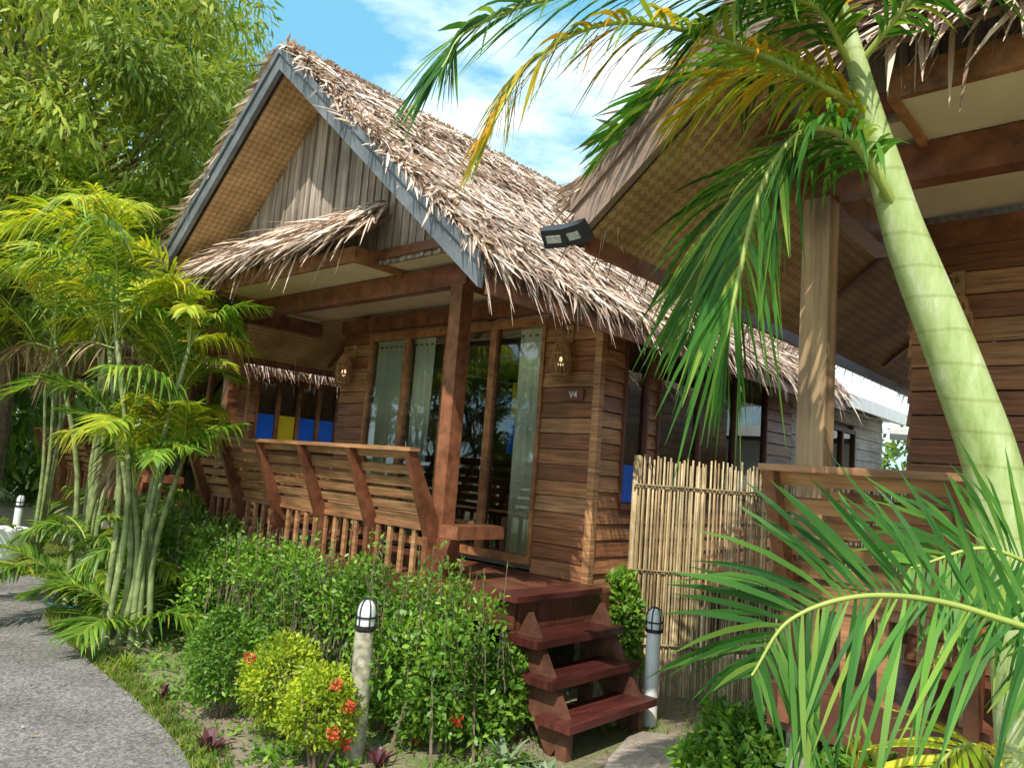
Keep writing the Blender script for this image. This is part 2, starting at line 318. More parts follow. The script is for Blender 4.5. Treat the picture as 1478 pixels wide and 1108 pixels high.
# ------------------------------------------------------------------ bungalow
RX=-1.55; APZ=4.93; SL=.835; XE=1.0; XW=-4.1; YF=-.8; YB=5.4
zt=lambda x: APZ-SL*abs(x-RX)
def plank_wall(acc,axis,c,a0,a1,z0,z1,openings,out,ph=.125):
    z=z0
    while z<z1-.01:
        zz=min(z+ph,z1); segs=[(a0,a1)]
        for (o0,o1,p0,p1) in openings:
            if zz>p0+.03 and z<p1-.03:
                ns=[]
                for s0,s1 in segs:
                    if o1<=s0 or o0>=s1: ns.append((s0,s1)); continue
                    if o0>s0: ns.append((s0,o0))
                    if o1<s1: ns.append((o1,s1))
                segs=ns
        for s0,s1 in segs:
            cuts=[s0]
            while s1-cuts[-1]>2.0: cuts.append(cuts[-1]+random.uniform(.7,1.5))
            cuts.append(s1)
            for q0,q1 in zip(cuts[:-1],cuts[1:]):
                q1-=.002; t0=.026+random.uniform(-.005,.006); t1=.012
                ztop_=zz-.005
                zb=z+random.uniform(-.002,.003)
                if axis=='x':
                    v=[(q0,c,zb),(q1,c,zb),(q1,c+out*t0,zb),(q0,c+out*t0,zb),(q0,c,ztop_),(q1,c,ztop_),(q1,c+out*t1,ztop_),(q0,c+out*t1,ztop_)]
                else:
                    v=[(c,q0,zb),(c,q1,zb),(c+out*t0,q1,zb),(c+out*t0,q0,zb),(c,q0,ztop_),(c,q1,ztop_),(c+out*t1,q1,ztop_),(c+out*t1,q0,ztop_)]
                acc.add(v,Acc.BF)
        z=zz
def window(fr,gl,axis,c,a0,a1,z0,z1,n,out,fw=.055):
    def bx(acc,p0,p1,d0,d1,q0,q1):
        d0,d1=sorted((c+out*d0,c+out*d1))
        if axis=='x': acc.box(p0,p1,d0,d1,q0,q1)
        else: acc.box(d0,d1,p0,p1,q0,q1)
    bx(fr,a0,a1,-.03,.045,z1-fw,z1); bx(fr,a0,a1,-.03,.05,z0,z0+fw*.9)
    w=(a1-a0)/n
    for i in range(n+1):
        x=a0+i*w; bx(fr,max(a0,x-fw/2),min(a1,x+fw/2),-.028,.042,z0+fw*.9,z1-fw)
    for i in range(n):
        p0,p1=a0+i*w+fw/2,a0+(i+1)*w-fw/2; d=c+out*.008
        if axis=='x': gl.quad((p0,d,z0+fw*.9),(p1,d,z0+fw*.9),(p1,d,z1-fw),(p0,d,z1-fw))
        else: gl.quad((d,p0,z0+fw*.9),(d,p1,z0+fw*.9),(d,p1,z1-fw),(d,p0,z1-fw))
thatch_cache={}
def make_thatch():
    a=Acc()
    cs=1/math.hypot(1,SL); sn=SL*cs; SLEN=(XE-RX)/cs
    for sg,n in ((1,18500),(-1,5500)):
        s=R.uniform(0,1,n)*SLEN*1.0; y=R.uniform(YF-.02,YB,n)
        s=np.floor(s/.11)*.11+R.normal(0,.02,n)
        X=RX+sg*s*cs; Z=APZ-s*sn+R.uniform(.0,.07,n)+.02+.04*np.sin(s*3)
        P=np.stack([X,y,Z],1); dn=np.array([sg*cs,0,-sn]); nn=np.array([sg*sn,0,cs])
        ang=R.normal(0,.5,n)
        D=dn*np.cos(ang)[:,None]+np.array([0,1,0])*np.sin(ang)[:,None]+nn*R.normal(.05,.05,n)[:,None]
        Nn=nn+rv(n,.2)
        strips(a,P,D,Nn,R.uniform(.14,.38,n),R.uniform(.014,.036,n),nn*(R.normal(-.05,.1,n))[:,None],[.7,1,.8,.12])
        n=1000; y=R.uniform(YF,YB,n); s=SLEN-R.uniform(-.02,.22,n); P=np.stack([RX+sg*s*cs,y,APZ-s*sn+R.uniform(-.02,.1,n)],1)
        D=dn+rv(n,.28)+np.array([0,0,-.25]); strips(a,P,D,nn+rv(n,.3),R.uniform(.08,.34,n),R.uniform(.008,.022,n),np.tile([0,0,-.3],(n,1)),[.8,1,.7,.08])
        n=900; s=R.uniform(0,SLEN,n); P=np.stack([RX+sg*s*cs,np.full(n,YF)+R.uniform(-.03,.1,n),APZ-s*sn+R.uniform(.02,.1,n)],1)
        D=dn*R.uniform(.4,1,n)[:,None]+np.array([0,-.45,0])*R.uniform(.0,1,n)[:,None]+nn*R.normal(.1,.2,n)[:,None]
        strips(a,P,D,nn+rv(n,.4),R.uniform(.08,.25,n),R.uniform(.010,.026,n),nn*-.1*np.ones((n,1)),[.8,1,.7,.08])
    n=1100; y=R.uniform(YF,YB,n); sg=R.choice([-1,1],n)
    P=np.stack([np.full(n,RX)-sg*.06,y,np.full(n,APZ+.05)+R.uniform(0,.04,n)],1)
    D=np.stack([sg*cs,R.normal(0,.4,n),np.full(n,-.35)+R.normal(0,.2,n)],1)
    strips(a,P,D,np.tile([0,0,1.],(n,1))+rv(n,.3),R.uniform(.12,.3,n),R.uniform(.018,.035,n),np.tile([0,0,-.3],(n,1)),[.8,1,.8,.1])
    n=45; y=R.uniform(YF,YB,n); s=R.uniform(0,SLEN,n); P=np.stack([RX+s*cs,y,APZ-s*sn+.1],1)
    strips(a,P,rv(n)+np.array([.2,0,.7]),rv(n),R.uniform(.12,.3,n),np.full(n,.01),np.tile([0,0,-.4],(n,1)),[.8,1,.7,.08])
    return a
THA=make_thatch()
def awning_thatch():
    a=Acc(); n=1100
    x=R.uniform(-3.05,-.5,n); q=R.uniform(0,1,n)
    P=np.stack([x,-.32-.25*q,3.55-.25*q+R.uniform(0,.08,n)],1)
    D=np.stack([R.normal(0,.35,n)-.15,-.75+R.normal(0,.12,n),-.42+R.normal(0,.15,n)],1)
    strips(a,P,D,np.tile([0,-.5,.8],(n,1))+rv(n,.3),R.uniform(.2,.45,n),R.uniform(.016,.036,n),np.tile([0,0,-.2],(n,1)),[.7,1,.8,.1])
    n=70; x=R.uniform(-3.1,-.6,n); P=np.stack([x,np.full(n,-.55),np.full(n,3.3)],1)
    strips(a,P,np.stack([R.normal(0,.5,n),np.full(n,-.4),R.normal(-.5,.4,n)],1),rv(n),R.uniform(.15,.35,n),np.full(n,.02),np.tile([0,0,-.4],(n,1)),[.7,1,.8,.1])
    return a
AWT=awning_thatch()
def bungalow(loc,wl=-2.83,side='dark',sign=False,postmat='beam',lantx=(.29,-2.62),barge='barge'):
    e=empty('thatched_bungalow',loc,TH); WR=.575
    if not thatch_cache:
        thatch_cache['t']=THA.obj('roof_thatch',M['thatch'],e); thatch_cache['a']=AWT.obj('awning_thatch',M['thatch'],e)
    else:
        for k,nm in (('t','roof_thatch'),('a','awning_thatch')):
            o=bpy.data.objects.new(nm,thatch_cache[k].data); col.objects.link(o); o.parent=e
    tb=Acc(); 
    for xa in (XE,XW):
        tb.prism([(RX,APZ-.01),(xa,zt(xa)-.01),(xa,zt(xa)-.12),(RX,APZ-.12)],YF+.06,YB)
    tb.obox((-3.0,-.42,3.38),(-.55,-.42,3.38),.36,.03,(0,-.6,.8))
    tb.obj('roof_underlay',M['thatchbase'],e)
    cs=1/math.hypot(1,SL); Ls=(XE-RX)/cs
    for sg,xa in ((1,XE),(-1,XW)):
        a=Acc(); a.quad((0,0,0),(Ls-.02,0,0),(Ls-.02,YB-YF-.1,0),(0,YB-YF-.1,0)); o=a.obj('woven_soffit',M['weave'],e)
        sx=Vector((sg*cs,0,-SL*cs)); sy=Vector((0,1,0)); sz=sx.cross(sy)
        mt=Matrix((sx,sy,sz)).transposed().to_4x4(); mt.translation=Vector((RX,YF+.05,APZ-.15)); o.matrix_local=mt
    bt=Acc()
    for sg in (1,-1):
        for yy in (1.6,3.4,5.0):
            bt.obox((RX+sg*.05,yy,APZ-.165-.05*SL),(RX+sg*2.45,yy,APZ-.165-2.45*SL),.05,.02)
    bt.obj('soffit_battens',M['beam'],e)
    bg=Acc()
    for xa in (XE,XW):
        s=1 if xa>RX else -1
        bg.prism([(RX+s*.001,APZ),(xa,zt(xa)),(xa,zt(xa)-.18),(RX+s*.001,APZ-.18)],YF-.03,YF+.01)
        bg.prism([(RX+s*.001,APZ+.025),(xa+s*.01,zt(xa)+.025),(xa+s*.01,zt(xa)-.045),(RX+s*.001,APZ-.045)],YF-.05,YF-.032)
    bg.obj('barge_boards',M[barge],e)
    ef=Acc()
    for xa,s in ((XE,1),(XW,-1)):
        ef.box(min(xa,xa-s*.03),max(xa,xa-s*.03),YF+.06,YB,zt(xa)-.2,zt(xa)-.05)
    ef.box(-3.42,.08,-.05,.05,2.93,3.09); ef.box(-.05,.05,.06,.97,2.93,3.08); ef.box(-3.37,-3.27,.06,.97,2.93,3.08)
    ef.box(-3.5,.45,-.34,-.25,3.128,3.2); ef.box(-3.42,-3.3,-.25,-.06,3.0,3.09)
    ef.box(wl-.02,WR+.03,.94,.975,2.93,3.07)
    ef.obj('roof_beams_and_fascia',M['beam'],e)
    aw=Acc(); aw.box(-2.9,-.65,-.53,-.5,3.07,3.19); aw.box(-.68,-.65,-.5,-.055,3.07,3.19); aw.box(-2.9,-2.87,-.5,-.055,3.07,3.19); aw.obj('awning_fascia',M['frame'],e)
    ac=Acc(); ac.box(-2.87,-.68,-.499,-.055,3.095,3.12); ac.obj('awning_soffit',M['ceilp'],e)
    a=Acc(); a.quad((0,0,0),(4.1,0,0),(4.1,1.24,0),(0,1.24,0)); o=a.obj('porch_ceiling',M['ceilp'],e); o.location=(-3.6,-.245,3.125)
    a=Acc(); a.quad((0,0,0),(4.1,0,0),(4.1,1.24,0),(0,1.24,0)); o=a.obj('ceiling_back',M['dark'],e); o.location=(-3.6,-.245,3.17)
    g=Acc(); x=RX-2.0
    while x<RX+2.0:
        w=.095; xa,xb=x+.004,x+w-.004; za,zb=zt(xa)-.165,zt(xb)-.165
        if min(za,zb)>3.12:
            yo=random.uniform(-.006,.006)
            g.add([(xa,-.3+yo,3.1),(xb,-.3+yo,3.1),(xb,-.27,3.1),(xa,-.27,3.1),(xa,-.3+yo,za),(xb,-.3+yo,zb),(xb,-.27,zb),(xa,-.27,za)],Acc.BF)
            if int(x*10)%2==0: g.add([(xb-.012,-.318,3.1),(xb+.018,-.318,3.1),(xb+.018,-.301,3.1),(xb-.012,-.301,3.1),(xb-.012,-.318,zb),(xb+.018,-.318,zb-.01),(xb+.018,-.301,zb-.01),(xb-.012,-.301,zb)],Acc.BF)
        x+=w
    g.obj('gable_boards',M['gable'],e)
    door=(-2.35,0.03,.86,2.90)
    w=Acc(); plank_wall(w,'x',1.0,wl,WR,.68,3.06,[door],-1)
    if side=='dark': sw=[(1.32,1.68,1.36,2.8),(1.85,4.1,1.5,2.75)]
    else: sw=[(1.1,3.4,1.65,2.62)]
    plank_wall(w,'y',WR,1.0,4.8,.62,2.98,sw,1); plank_wall(w,'y',wl,1.0,8.3,.62,2.98,[],-1)
    w.box(WR-.03,WR+.034,.966,1.03,.66,3.0)
    w.obj('wood_walls',M['siding'],e)
    w=Acc(); plank_wall(w,'y',WR,4.81,8.3,.62,2.78,[(6,7,1.6,2.5)],1,.15); plank_wall(w,'x',8.3,wl,WR,.62,2.8,[],1,.15); w.obj('rear_walls',M['siding_pale'],e)
    w=Acc()
    for i in range(36):
        y0=YB+.02+i*.1; w.add([(1.0,y0,2.80),(1.0,y0+.05,2.80),(wl-.3,y0+.05,3.05),(wl-.3,y0,3.05),(1.0,y0,2.84),(1.0,y0+.05,2.84),(wl-.3,y0+.05,3.09),(wl-.3,y0,3.09)],Acc.BF)
    w.add([(1.0,YB+.01,2.78),(1.0,9.0,2.78),(wl-.3,9.0,3.03),(wl-.3,YB+.01,3.03),(1.0,YB+.01,2.798),(1.0,9.0,2.798),(wl-.3,9.0,3.048),(wl-.3,YB+.01,3.048)],Acc.BF)
    w.box(1.002,1.03,YB+.01,9.02,2.66,2.82); w.obj('rear_metal_roof',M['white'],e)
    fr=Acc();gl=Acc(); window(fr,gl,'x',1.0,*door,4,-1,.075)
    dk=Acc(); 
    for s0 in sw:
        window(dk if side=='dark' else fr,gl,'y',WR,*s0,1 if s0[1]-s0[0]<.5 else (3 if side=='dark' else 7),1)
    window(dk,gl,'y',WR,6,7,1.6,2.5,2,1)
    fr.obj('door_and_window_frames',M['frame'],e); dk.obj('side_window_frames',M['sign'],e); gl.obj('glass_panes',M['glass'],e)
    bl=Acc();yl=Acc()
    if side=='dark':
        bl.box(WR+.012,WR+.018,1.36,1.64,1.42,1.72); 
    else:
        for i in range(7):
            y0=1.1+i*2.3/7+.04; (bl if i%3!=1 else yl).box(WR+.012,WR+.018,y0,y0+.25,1.71,2.12)
    bl.obj('blue_panes',M['blue'],e); yl.obj('yellow_panes',M['yellow'],e)
    it=Acc(); it.box(wl+.04,WR-.04,1.1,4.5,.8,.84); it.box(wl+.04,WR-.04,4.5,4.53,.8,3.0); it.box(WR-.09,WR-.05,1.05,8.2,.8,2.75); it.box(wl+.05,wl+.09,1.05,8.2,.8,2.75); it.box(wl+.1,WR-.1,1.05,8.2,2.76,2.78)
    it.box(-2.0,-.3,3.0,4.3,.84,1.3)
    it.obj('interior',M['inner'],e)
    a=Acc(); a.box(-.62,-.42,1.3,1.32,1.75,2.05); a.obj('blue_window_poster',M['blue'],e); a=Acc(); a.box(-.6,-.5,1.3,1.32,2.08,2.4); a.obj('yellow_panel',M['yellow'],e)
    cu=Acc()
    for x0,x1 in ((-2.3,-1.84),(-1.72,-1.42),(-.32,-.02),):
        m=48; xs=np.linspace(x0,x1,m); ys=1.05+.018*np.sin(xs*80)+.008*np.sin(xs*33)
        for i in range(m-1): cu.quad((xs[i],ys[i],.9),(xs[i+1],ys[i+1],.9),(xs[i+1],ys[i+1]*.5+.525,2.85),(xs[i],ys[i]*.5+.525,2.85))
    o=cu.obj('curtains',M['curtain'],e,True)
    d=Acc(); y=-.1
    while y<.93:
        d.box(-3.42,.85,y,y+.115,.76,.8); y+=.12
    d.box(-3.42,.85,-.125,-.102,.62,.8); d.box(.852,.875,-.1,.93,.62,.795); d.box(-3.45,-3.422,-.1,.97,.62,.795)
    d.obj('deck',M['deck'],e)
    p=Acc(); 
    for px in (0,-3.32):
        p.box(px-.06,px+.06,-.06,.06,.801,2.93)
    p.obj('porch_posts',M[postmat],e)
    p=Acc()
    for px in (-3.32,-2.2,-1.1,0.0,.78):
        for py in (0,.85): p.box(px-.06,px+.06,py-.06,py+.06,-.05,.76)
    for py in (1.2,3,5,7,8.2):
        for px in (wl+.1,WR-.1): p.box(px-.07,px+.07,py-.07,py+.07,-.05,.8)
    p.obj('stilts',M['conc'],e)
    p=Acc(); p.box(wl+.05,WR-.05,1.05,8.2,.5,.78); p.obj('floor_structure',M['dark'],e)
    r=Acc(); rp=Acc()
    def bk(z): return -.08-(z-1.15)*.5
    for i in range(6):
        z=1.2+i*.088+ (0.02 if i==5 else 0); y=bk(z)
        r.obox((-3.35,y+.02,z),(-.02,y+.02,z),.022,.062,(0,-.45,1))
    r.obox((-3.4,bk(1.70)-.0,1.695),(.04,bk(1.70),1.695),.09,.028)
    for i in range(6):
        x=-3.36+i*(3.36/5) ; x=min(x,-.0)
        rp.add([(x-.025,bk(1.68)-.06,1.68),(x+.025,bk(1.68)-.06,1.68),(x+.025,bk(1.68)+.02,1.68),(x-.025,bk(1.68)+.02,1.68),
                (x-.025,-.16,1.1),(x+.025,-.16,1.1),(x+.025,.0,1.1),(x-.025,.0,1.1)],[(0,1,2,3),(7,6,5,4),(0,4,5,1),(1,5,6,2),(2,6,7,3),(3,7,4,0)])
        rp.add([(x-.024,-.16,1.1),(x+.024,-.16,1.1),(x+.024,.0,1.1),(x-.024,.0,1.1),
                (x-.024,-.155,.66),(x+.024,-.155,.66),(x+.024,-.128,.66),(x-.024,-.128,.66)],[(7,6,5,4),(0,4,5,1),(1,5,6,2),(2,6,7,3),(3,7,4,0)])
    for i in range(24):
        x=-3.28+i*.14; r.box(x-.02,x+.02,-.09,-.065,.8,1.15)
    for i in range(4): r.box(-3.25,-.07,.0+i*.1,.09+i*.1,1.17,1.2)
    r.box(-3.25,-.07,-.10,-.06,1.13,1.168)
    rp.box(.062,.24,-.08,.4,1.10,1.19)
    for i in range(6): r.box(-3.345,-3.32,.07,.95,1.2+i*.09,1.26+i*.09)
    for i in range(8): r.box(-3.345,-3.32,.1+i*.11,.13+i*.11,.8,1.2)
    for bx in (-3.1,-1.6,-.2): rp.box(bx-.03,bx+.03,.3,.36,.8,1.17)
    rp.add([(.0,-.1,.801),(.1,-.1,.801),(.1,-.03,.801),(.0,-.03,.801),(.08,-.1,1.098),(.2,-.1,1.098),(.2,-.03,1.098),(.08,-.03,1.098)],Acc.BF)
    r.obj('bench_slats_and_balusters',M['rail'],e); rp.obj('bench_uprights',M['beam'],e)
    t=Acc(); 
    for x0,z in ((.9,.6),(1.03,.4),(1.17,.2)): t.box(x0,x0+.25,-.25,.68,z-.02,z+.025)
    t.box(.72,.93,-.2,.7,.803,.84)
    t.obj('stair_treads',M['tread'],e)
    st=Acc()
    for yy in (-.17,.58):
        st.add([(.85,yy,.5),(1.0,yy,.76),(1.0,yy+.05,.76),(.85,yy+.05,.5),(1.22,yy,-.02),(1.36,yy,.18),(1.36,yy+.05,.18),(1.22,yy+.05,-.02)],Acc.BF)
        st.box(1.27,1.35,yy-.003,yy+.053,-.02,.175); st.box(.86,.95,yy-.003,yy+.053,-.02,.62)
    st.obj('stair_stringers',M['stair'],e)
    for lx in lantx:
        ln=Acc(); cy=.86; cz=2.50
        prof=[(.03,.17),(.055,.13),(.078,.05),(.086,-.03),(.072,-.12),(.045,-.15)]
        for j in range(14):
            a0=j*math.pi/7
            for tw in (.5,-.5):
                pts=[(lx+rr*math.cos(a0+tw*i*.5),cy+rr*math.sin(a0+tw*i*.5),cz+zz) for i,(rr,zz) in enumerate(prof)]
                ln.tube(pts,.006,5,False)
        for rr,zz in prof: ln.tube([(lx+rr*math.cos(q*math.pi/8),cy+rr*math.sin(q*math.pi/8),cz+zz) for q in range(17)],.008,5,False)
        ln.obox((lx,.972,cz+.25),(lx,.84,cz+.25),.02,.02); ln.box(lx-.03,lx+.03,.955,.973,cz+.16,cz+.30)
        ln.tube([(lx,cy,cz+.24),(lx,cy,cz+.14)],.005,6,False)
        ln.obj('lantern_cage',M['rattan'],e)
        b=Acc(); b.lathe([(.001,.05),(.02,.04),(.028,.01),(.02,-.02),(.001,-.03)],(lx,cy,cz-.02),10); b.obj('lantern_bulb',M['glow'],e,True)
    if sign:
        a=Acc(); a.box(.27,.46,.955,.97,2.19,2.28); a.obj('number_plaque',M['sign'],e)
        cu=bpy.data.curves.new('plaque_text','FONT'); cu.body='V4'; cu.size=.075; cu.extrude=.002; cu.align_x='CENTER'; cu.align_y='CENTER'
        o=bpy.data.objects.new('plaque_text',cu); o.data.materials.append(M['white']); col.objects.link(o); o.parent=e; o.location=(.365,.951,2.235); o.rotation_euler=(math.pi/2,0,0)
    return e
bungalow((-.42,5.45,0),-2.83,'dark',True)
b2=bungalow((3.81,1.07,0),-3.18,'dark',False,'post2',(-.2,-2.96),'barge2')
bungalow((-4.65,9.83,0),-2.83,'blue',False)
# ------------------------------------------------------------------ ground and paths
a=Acc(); a.quad((-400,-400,0),(400,-400,0),(400,400,0),(-400,400,0)); a.obj('ground',M['ground'])
def slabobj(name,pts,h,mat):
    import bmesh
    bm=bmesh.new(); vs=[bm.verts.new((x,y,h)) for x,y in pts]; f=bm.faces.new(vs)
    bm.normal_update()
    r=bmesh.ops.extrude_face_region(bm,geom=[f]); 
    for v in [g for g in r['geom'] if isinstance(g,bmesh.types.BMVert)]: v.co.z=-.05
    me=bpy.data.meshes.new(name); bmesh.ops.recalc_face_normals(bm,faces=bm.faces); bm.to_mesh(me); me.materials.append(mat)
    o=bpy.data.objects.new(name,me); col.objects.link(o); return o
redge=[(-5.4,8.75),(-4.75,8.3),(-4.25,7.6),(-4.05,7.0),(-3.55,6.3),(-2.8,5.5),(-2.1,4.75),(-1.5,4.0),(-1.1,3.2),(-.85,2.2),(-.75,0),(-.75,-5)]
re_=[(p[0],p[1]) for p in catmull([(x,y,0) for x,y in redge],60)]
ledge=[(-4.2,-5),(-4.2,1),(-5,4),(-6.5,6),(-9,7.2),(-14,8),(-14,9.2),(-9,9.0)]
slabobj('garden_path',re_+ledge,.03,M['path'])
slabobj('lawn',[(-5.2,8.85),(-9,9.1),(-16,9.4),(-16,13),(-7.9,12.0),(-5.0,9.6)],.008,M['lawn'])
slabobj('stepping_slab',[(.35,3.3),(1.0,3.2),(1.5,4.45),(1.55,4.9),(.95,5.0),(.72,4.5)],.02,M['slab'])
PX=np.array(re_)
def pathside(x,y):
    xe=np.interp(y,PX[::-1,1],PX[::-1,0]); return x>xe+.03
g=Acc(); n=70000; cx=R.uniform(-7,3,n); cy=R.uniform(3,14,n)
den=np.sin(cx*2.1+1)*np.cos(cy*1.7)+np.sin(cx*5.3+cy*3.1)*.5+R.normal(0,.5,n)
ok=pathside(cx,cy)&(den>-.1)&~((cx>.35)&(cx<1.6)&(cy<4.95))|((cy>9.2)&(cx<-4.5))
cx,cy=cx[ok],cy[ok]
m2=9000; k=R.integers(8,len(PX)-16,m2); off=np.abs(R.normal(.02,.07,m2)); cx=np.concatenate([cx,PX[k,0]+off*.75+R.normal(0,.03,m2)+.02]); cy=np.concatenate([cy,PX[k,1]+off*.65+R.normal(0,.03,m2)])
m3=14000; lx=R.uniform(-10,-5,m3); ly=R.uniform(9.15,12,m3); cx=np.concatenate([cx,lx]); cy=np.concatenate([cy,ly])
n=len(cx)
P=np.stack([cx,cy,np.zeros(n)-.003],1); D=rv(n,.35)+np.array([0,0,1.]); 
strips(g,P,D,rv(n),R.uniform(.03,.10,n),R.uniform(.004,.009,n),rv(n,.2)+np.array([0,0,-.2]),[1,.8,.1]); g.obj('grass',M['grass'])
g=Acc()
for i in range(420):
    x=R.uniform(-4.2,.3); y=R.uniform(3.6,7.5)
    if not pathside(x-.05,y): continue
    leaves(g,(x,y,.03),(.08,.08,.05),26,.045,.5,-.3,.1,-.2)
g.obj('ground_cover_plants',M['hedge'])
g=Acc(); n=1700; cx=R.uniform(-5,2.5,n); cy=R.uniform(3,8,n); k=pathside(cx,cy)|(R.uniform(0,1,n)<.15); cx=cx[k];cy=cy[k];n=len(cx)
P=np.stack([cx,cy,np.full(n,.012)+.03*(~pathside(cx,cy))],1)
D=rv(n);D[:,2]*=.1; strips(g,P,D,np.tile([0,0,1.],(n,1))+rv(n,.25),R.uniform(.02,.05,n),R.uniform(.006,.015,n),np.tile([0,0,.1],(n,1)),[.2,1,.1]); 
o=g.obj('leaf_litter',M['litter'])
# ------------------------------------------------------------------ hedge
F=np.array([-.74,.673]);S=np.array([.673,.74]);O1=np.array([-.42,5.45])
def hp(u,v): return O1+F*u+S*v
def hedge(name,path,h,wd,n,size,mat='hedge'):
    e=empty(name,(path[0][0],path[0][1],0)); la=Acc();ba=Acc(); p0=np.array([path[0][0],path[0][1],0])
    P=np.array([(x,y,0) for x,y in path]); C=catmull(P,60); 
    m=90
    for i in range(m):
        c=C[int(i/m*59)]-p0; hh=h*R.uniform(.76,1.12)
        off=np.array([R.normal(0,wd*.35),R.normal(0,wd*.35),0])
        zc=R.uniform(.15,.85)*hh
        leaves(la,c+off+np.array([0,0,zc]),(wd*.45,wd*.45,.2),n//m//2,size,.5,-.3,.2,-.1)
        leaves(la,c+off*.9+np.array([0,0,hh-.15]),(wd*.4,wd*.4,.15),n//m//2,size,.5,-.5,.3,-.1)
        for k in range(5):
            b=c+np.array([R.normal(0,wd*.4),R.normal(0,wd*.4),hh*.5]); t=b+np.array([R.normal(0,.06),R.normal(0,.06),hh*R.uniform(.35,.68)])
            ba.tube([b,(b+t)/2,t],[.004,.003,.002],5,False)
            q=14; tt=R.uniform(.3,1,q); leaves_p=b+(t-b)*tt[:,None]
            strips(la,leaves_p,rv(q)+np.array([0,0,.5]),rv(q)+np.array([0,0,1]),R.uniform(.7,1.2,q)*size,np.full(q,size*.45),np.tile([0,0,-.2],(q,1)),[.15,1,.1])
        b=c+off; ba.tube([b,b+np.array([R.normal(0,.05),R.normal(0,.05),hh*.7])],[.01,.005],5,False)
    la.obj('foliage',M[mat],e); ba.obj('stems',M['bark'],e); return e
hedge('clipped_hedge',[hp(-.98,-.60),hp(.3,-.7),hp(1.6,-.6),hp(3.2,-.55),hp(4.2,-.3)],.92,.34,36000,.040)
shrub('round_shrub',(-1.62,4.72,.36),(.23,.23,.28),3800,.03,'hedge')
shrub('round_shrub',(-1.17,4.42,.33),(.24,.24,.26),3800,.028,'shrub',2)
shrub('round_shrub',(-.86,4.08,.3),(.2,.2,.22),3200,.028,'shrub',4)
shrub('round_shrub',(-.3,4.45,.33),(.24,.24,.28),3400,.033,'hedge',2)
shrub('round_shrub',(-.62,4.7,.25),(.2,.2,.2),1800,.035,'hedge',1)
shrub('leafy_shrub',(.05,4.62,.3),(.2,.16,.28),2200,.04,'hedge')
shrub('leafy_shrub',(.93,5.55,.55),(.13,.13,.42),1800,.05,'hedge')
shrub('leafy_shrub',(1.15,3.45,.34),(.28,.25,.32),5200,.045,'hedge')
shrub('leafy_shrub',(1.55,3.0,.36),(.34,.28,.34),5200,.045,'hedge')
shrub('leafy_shrub',(1.05,3.05,.22),(.26,.2,.22),3000,.04,'hedge')
shrub('leafy_shrub',(1.45,2.55,.3),(.3,.2,.28),3000,.04,'hedge')
shrub('leafy_shrub',(-2.35,6.6,.4),(.3,.3,.4),2600,.05,'hedge')
def rosette(name,c,n,L,W,mat,el=.8):
    a=Acc(); az=R.uniform(0,6.28,n); e=R.uniform(el*.5,el*1.4,n)
    D=np.stack([np.cos(az)*np.cos(e),np.sin(az)*np.cos(e),np.sin(e)],1)
    P=np.tile(np.array([0,0,0.]),(n,1)); strips(a,P,D,np.tile([0,0,1.],(n,1))+D*-.3,R.uniform(.7,1.1,n)*L,np.full(n,W),np.tile([0,0,-.35],(n,1)),[.6,1,.9,.6,.05])
    o=a.obj(name,M[mat]); o.location=c; return o
rosette('agave_plant',(.13,4.32,.0),22,.28,.035,'agave')
rosette('agave_plant',(.33,4.15,.0),16,.2,.03,'agave')
rosette('cordyline_plant',(-1.45,4.15,.0),18,.2,.035,'purple',1.0)
rosette('cordyline_plant',(-2.05,4.95,.0),16,.17,.03,'purple',1.0)
rosette('cordyline_plant',(-.55,4.15,.0),16,.16,.03,'purple',1.0)
rosette('spider_plant',(-2.55,5.45,.0),40,.25,.014,'shrub',1.0)
# ------------------------------------------------------------------ palms
palm_clump('areca_palm',(-2.88,6.15,0),9,(1.2,2.5),(.0,.36),5,1.15,yfrac=.5,lows=4,ll=.46,lw=.020,spread=.26,crad=.024,nl=48,right=.68,deadfr=3)
palm_clump('areca_palm',(-3.9,7.2,0),7,(1.9,3.1),(.1,.6),5,1.5,yfrac=.65,lows=7,ll=.44,lw=.024,right=.8,deadfr=2)
palm_clump('areca_palm',(-6.0,10.0,0),6,(2.2,3.7),(.2,.8),5,1.8,yfrac=.5,lows=3,ll=.42,lw=.028,nl=36)
palm_clump('areca_palm',(-5.0,9.5,0),4,(3.2,4.2),(.2,.6),5,1.6,yfrac=.4,lows=0,ll=.42,lw=.028)
palm_clump('areca_palm',(-9.6,13,0),5,(1.5,3.2),(.2,.9),5,1.9,yfrac=.25,lows=5,ll=.42,lw=.035,nl=34)
palm_clump('areca_palm',(-3.45,7.8,0),4,(.3,.8),(.2,.5),4,.9,yfrac=.2,lows=8,ll=.36,lw=.024,right=.7)
palm_clump('areca_palm',(-3.4,6.6,0),3,(.2,.6),(.1,.3),4,.8,yfrac=.3,lows=7,ll=.36,lw=.02,right=.8)
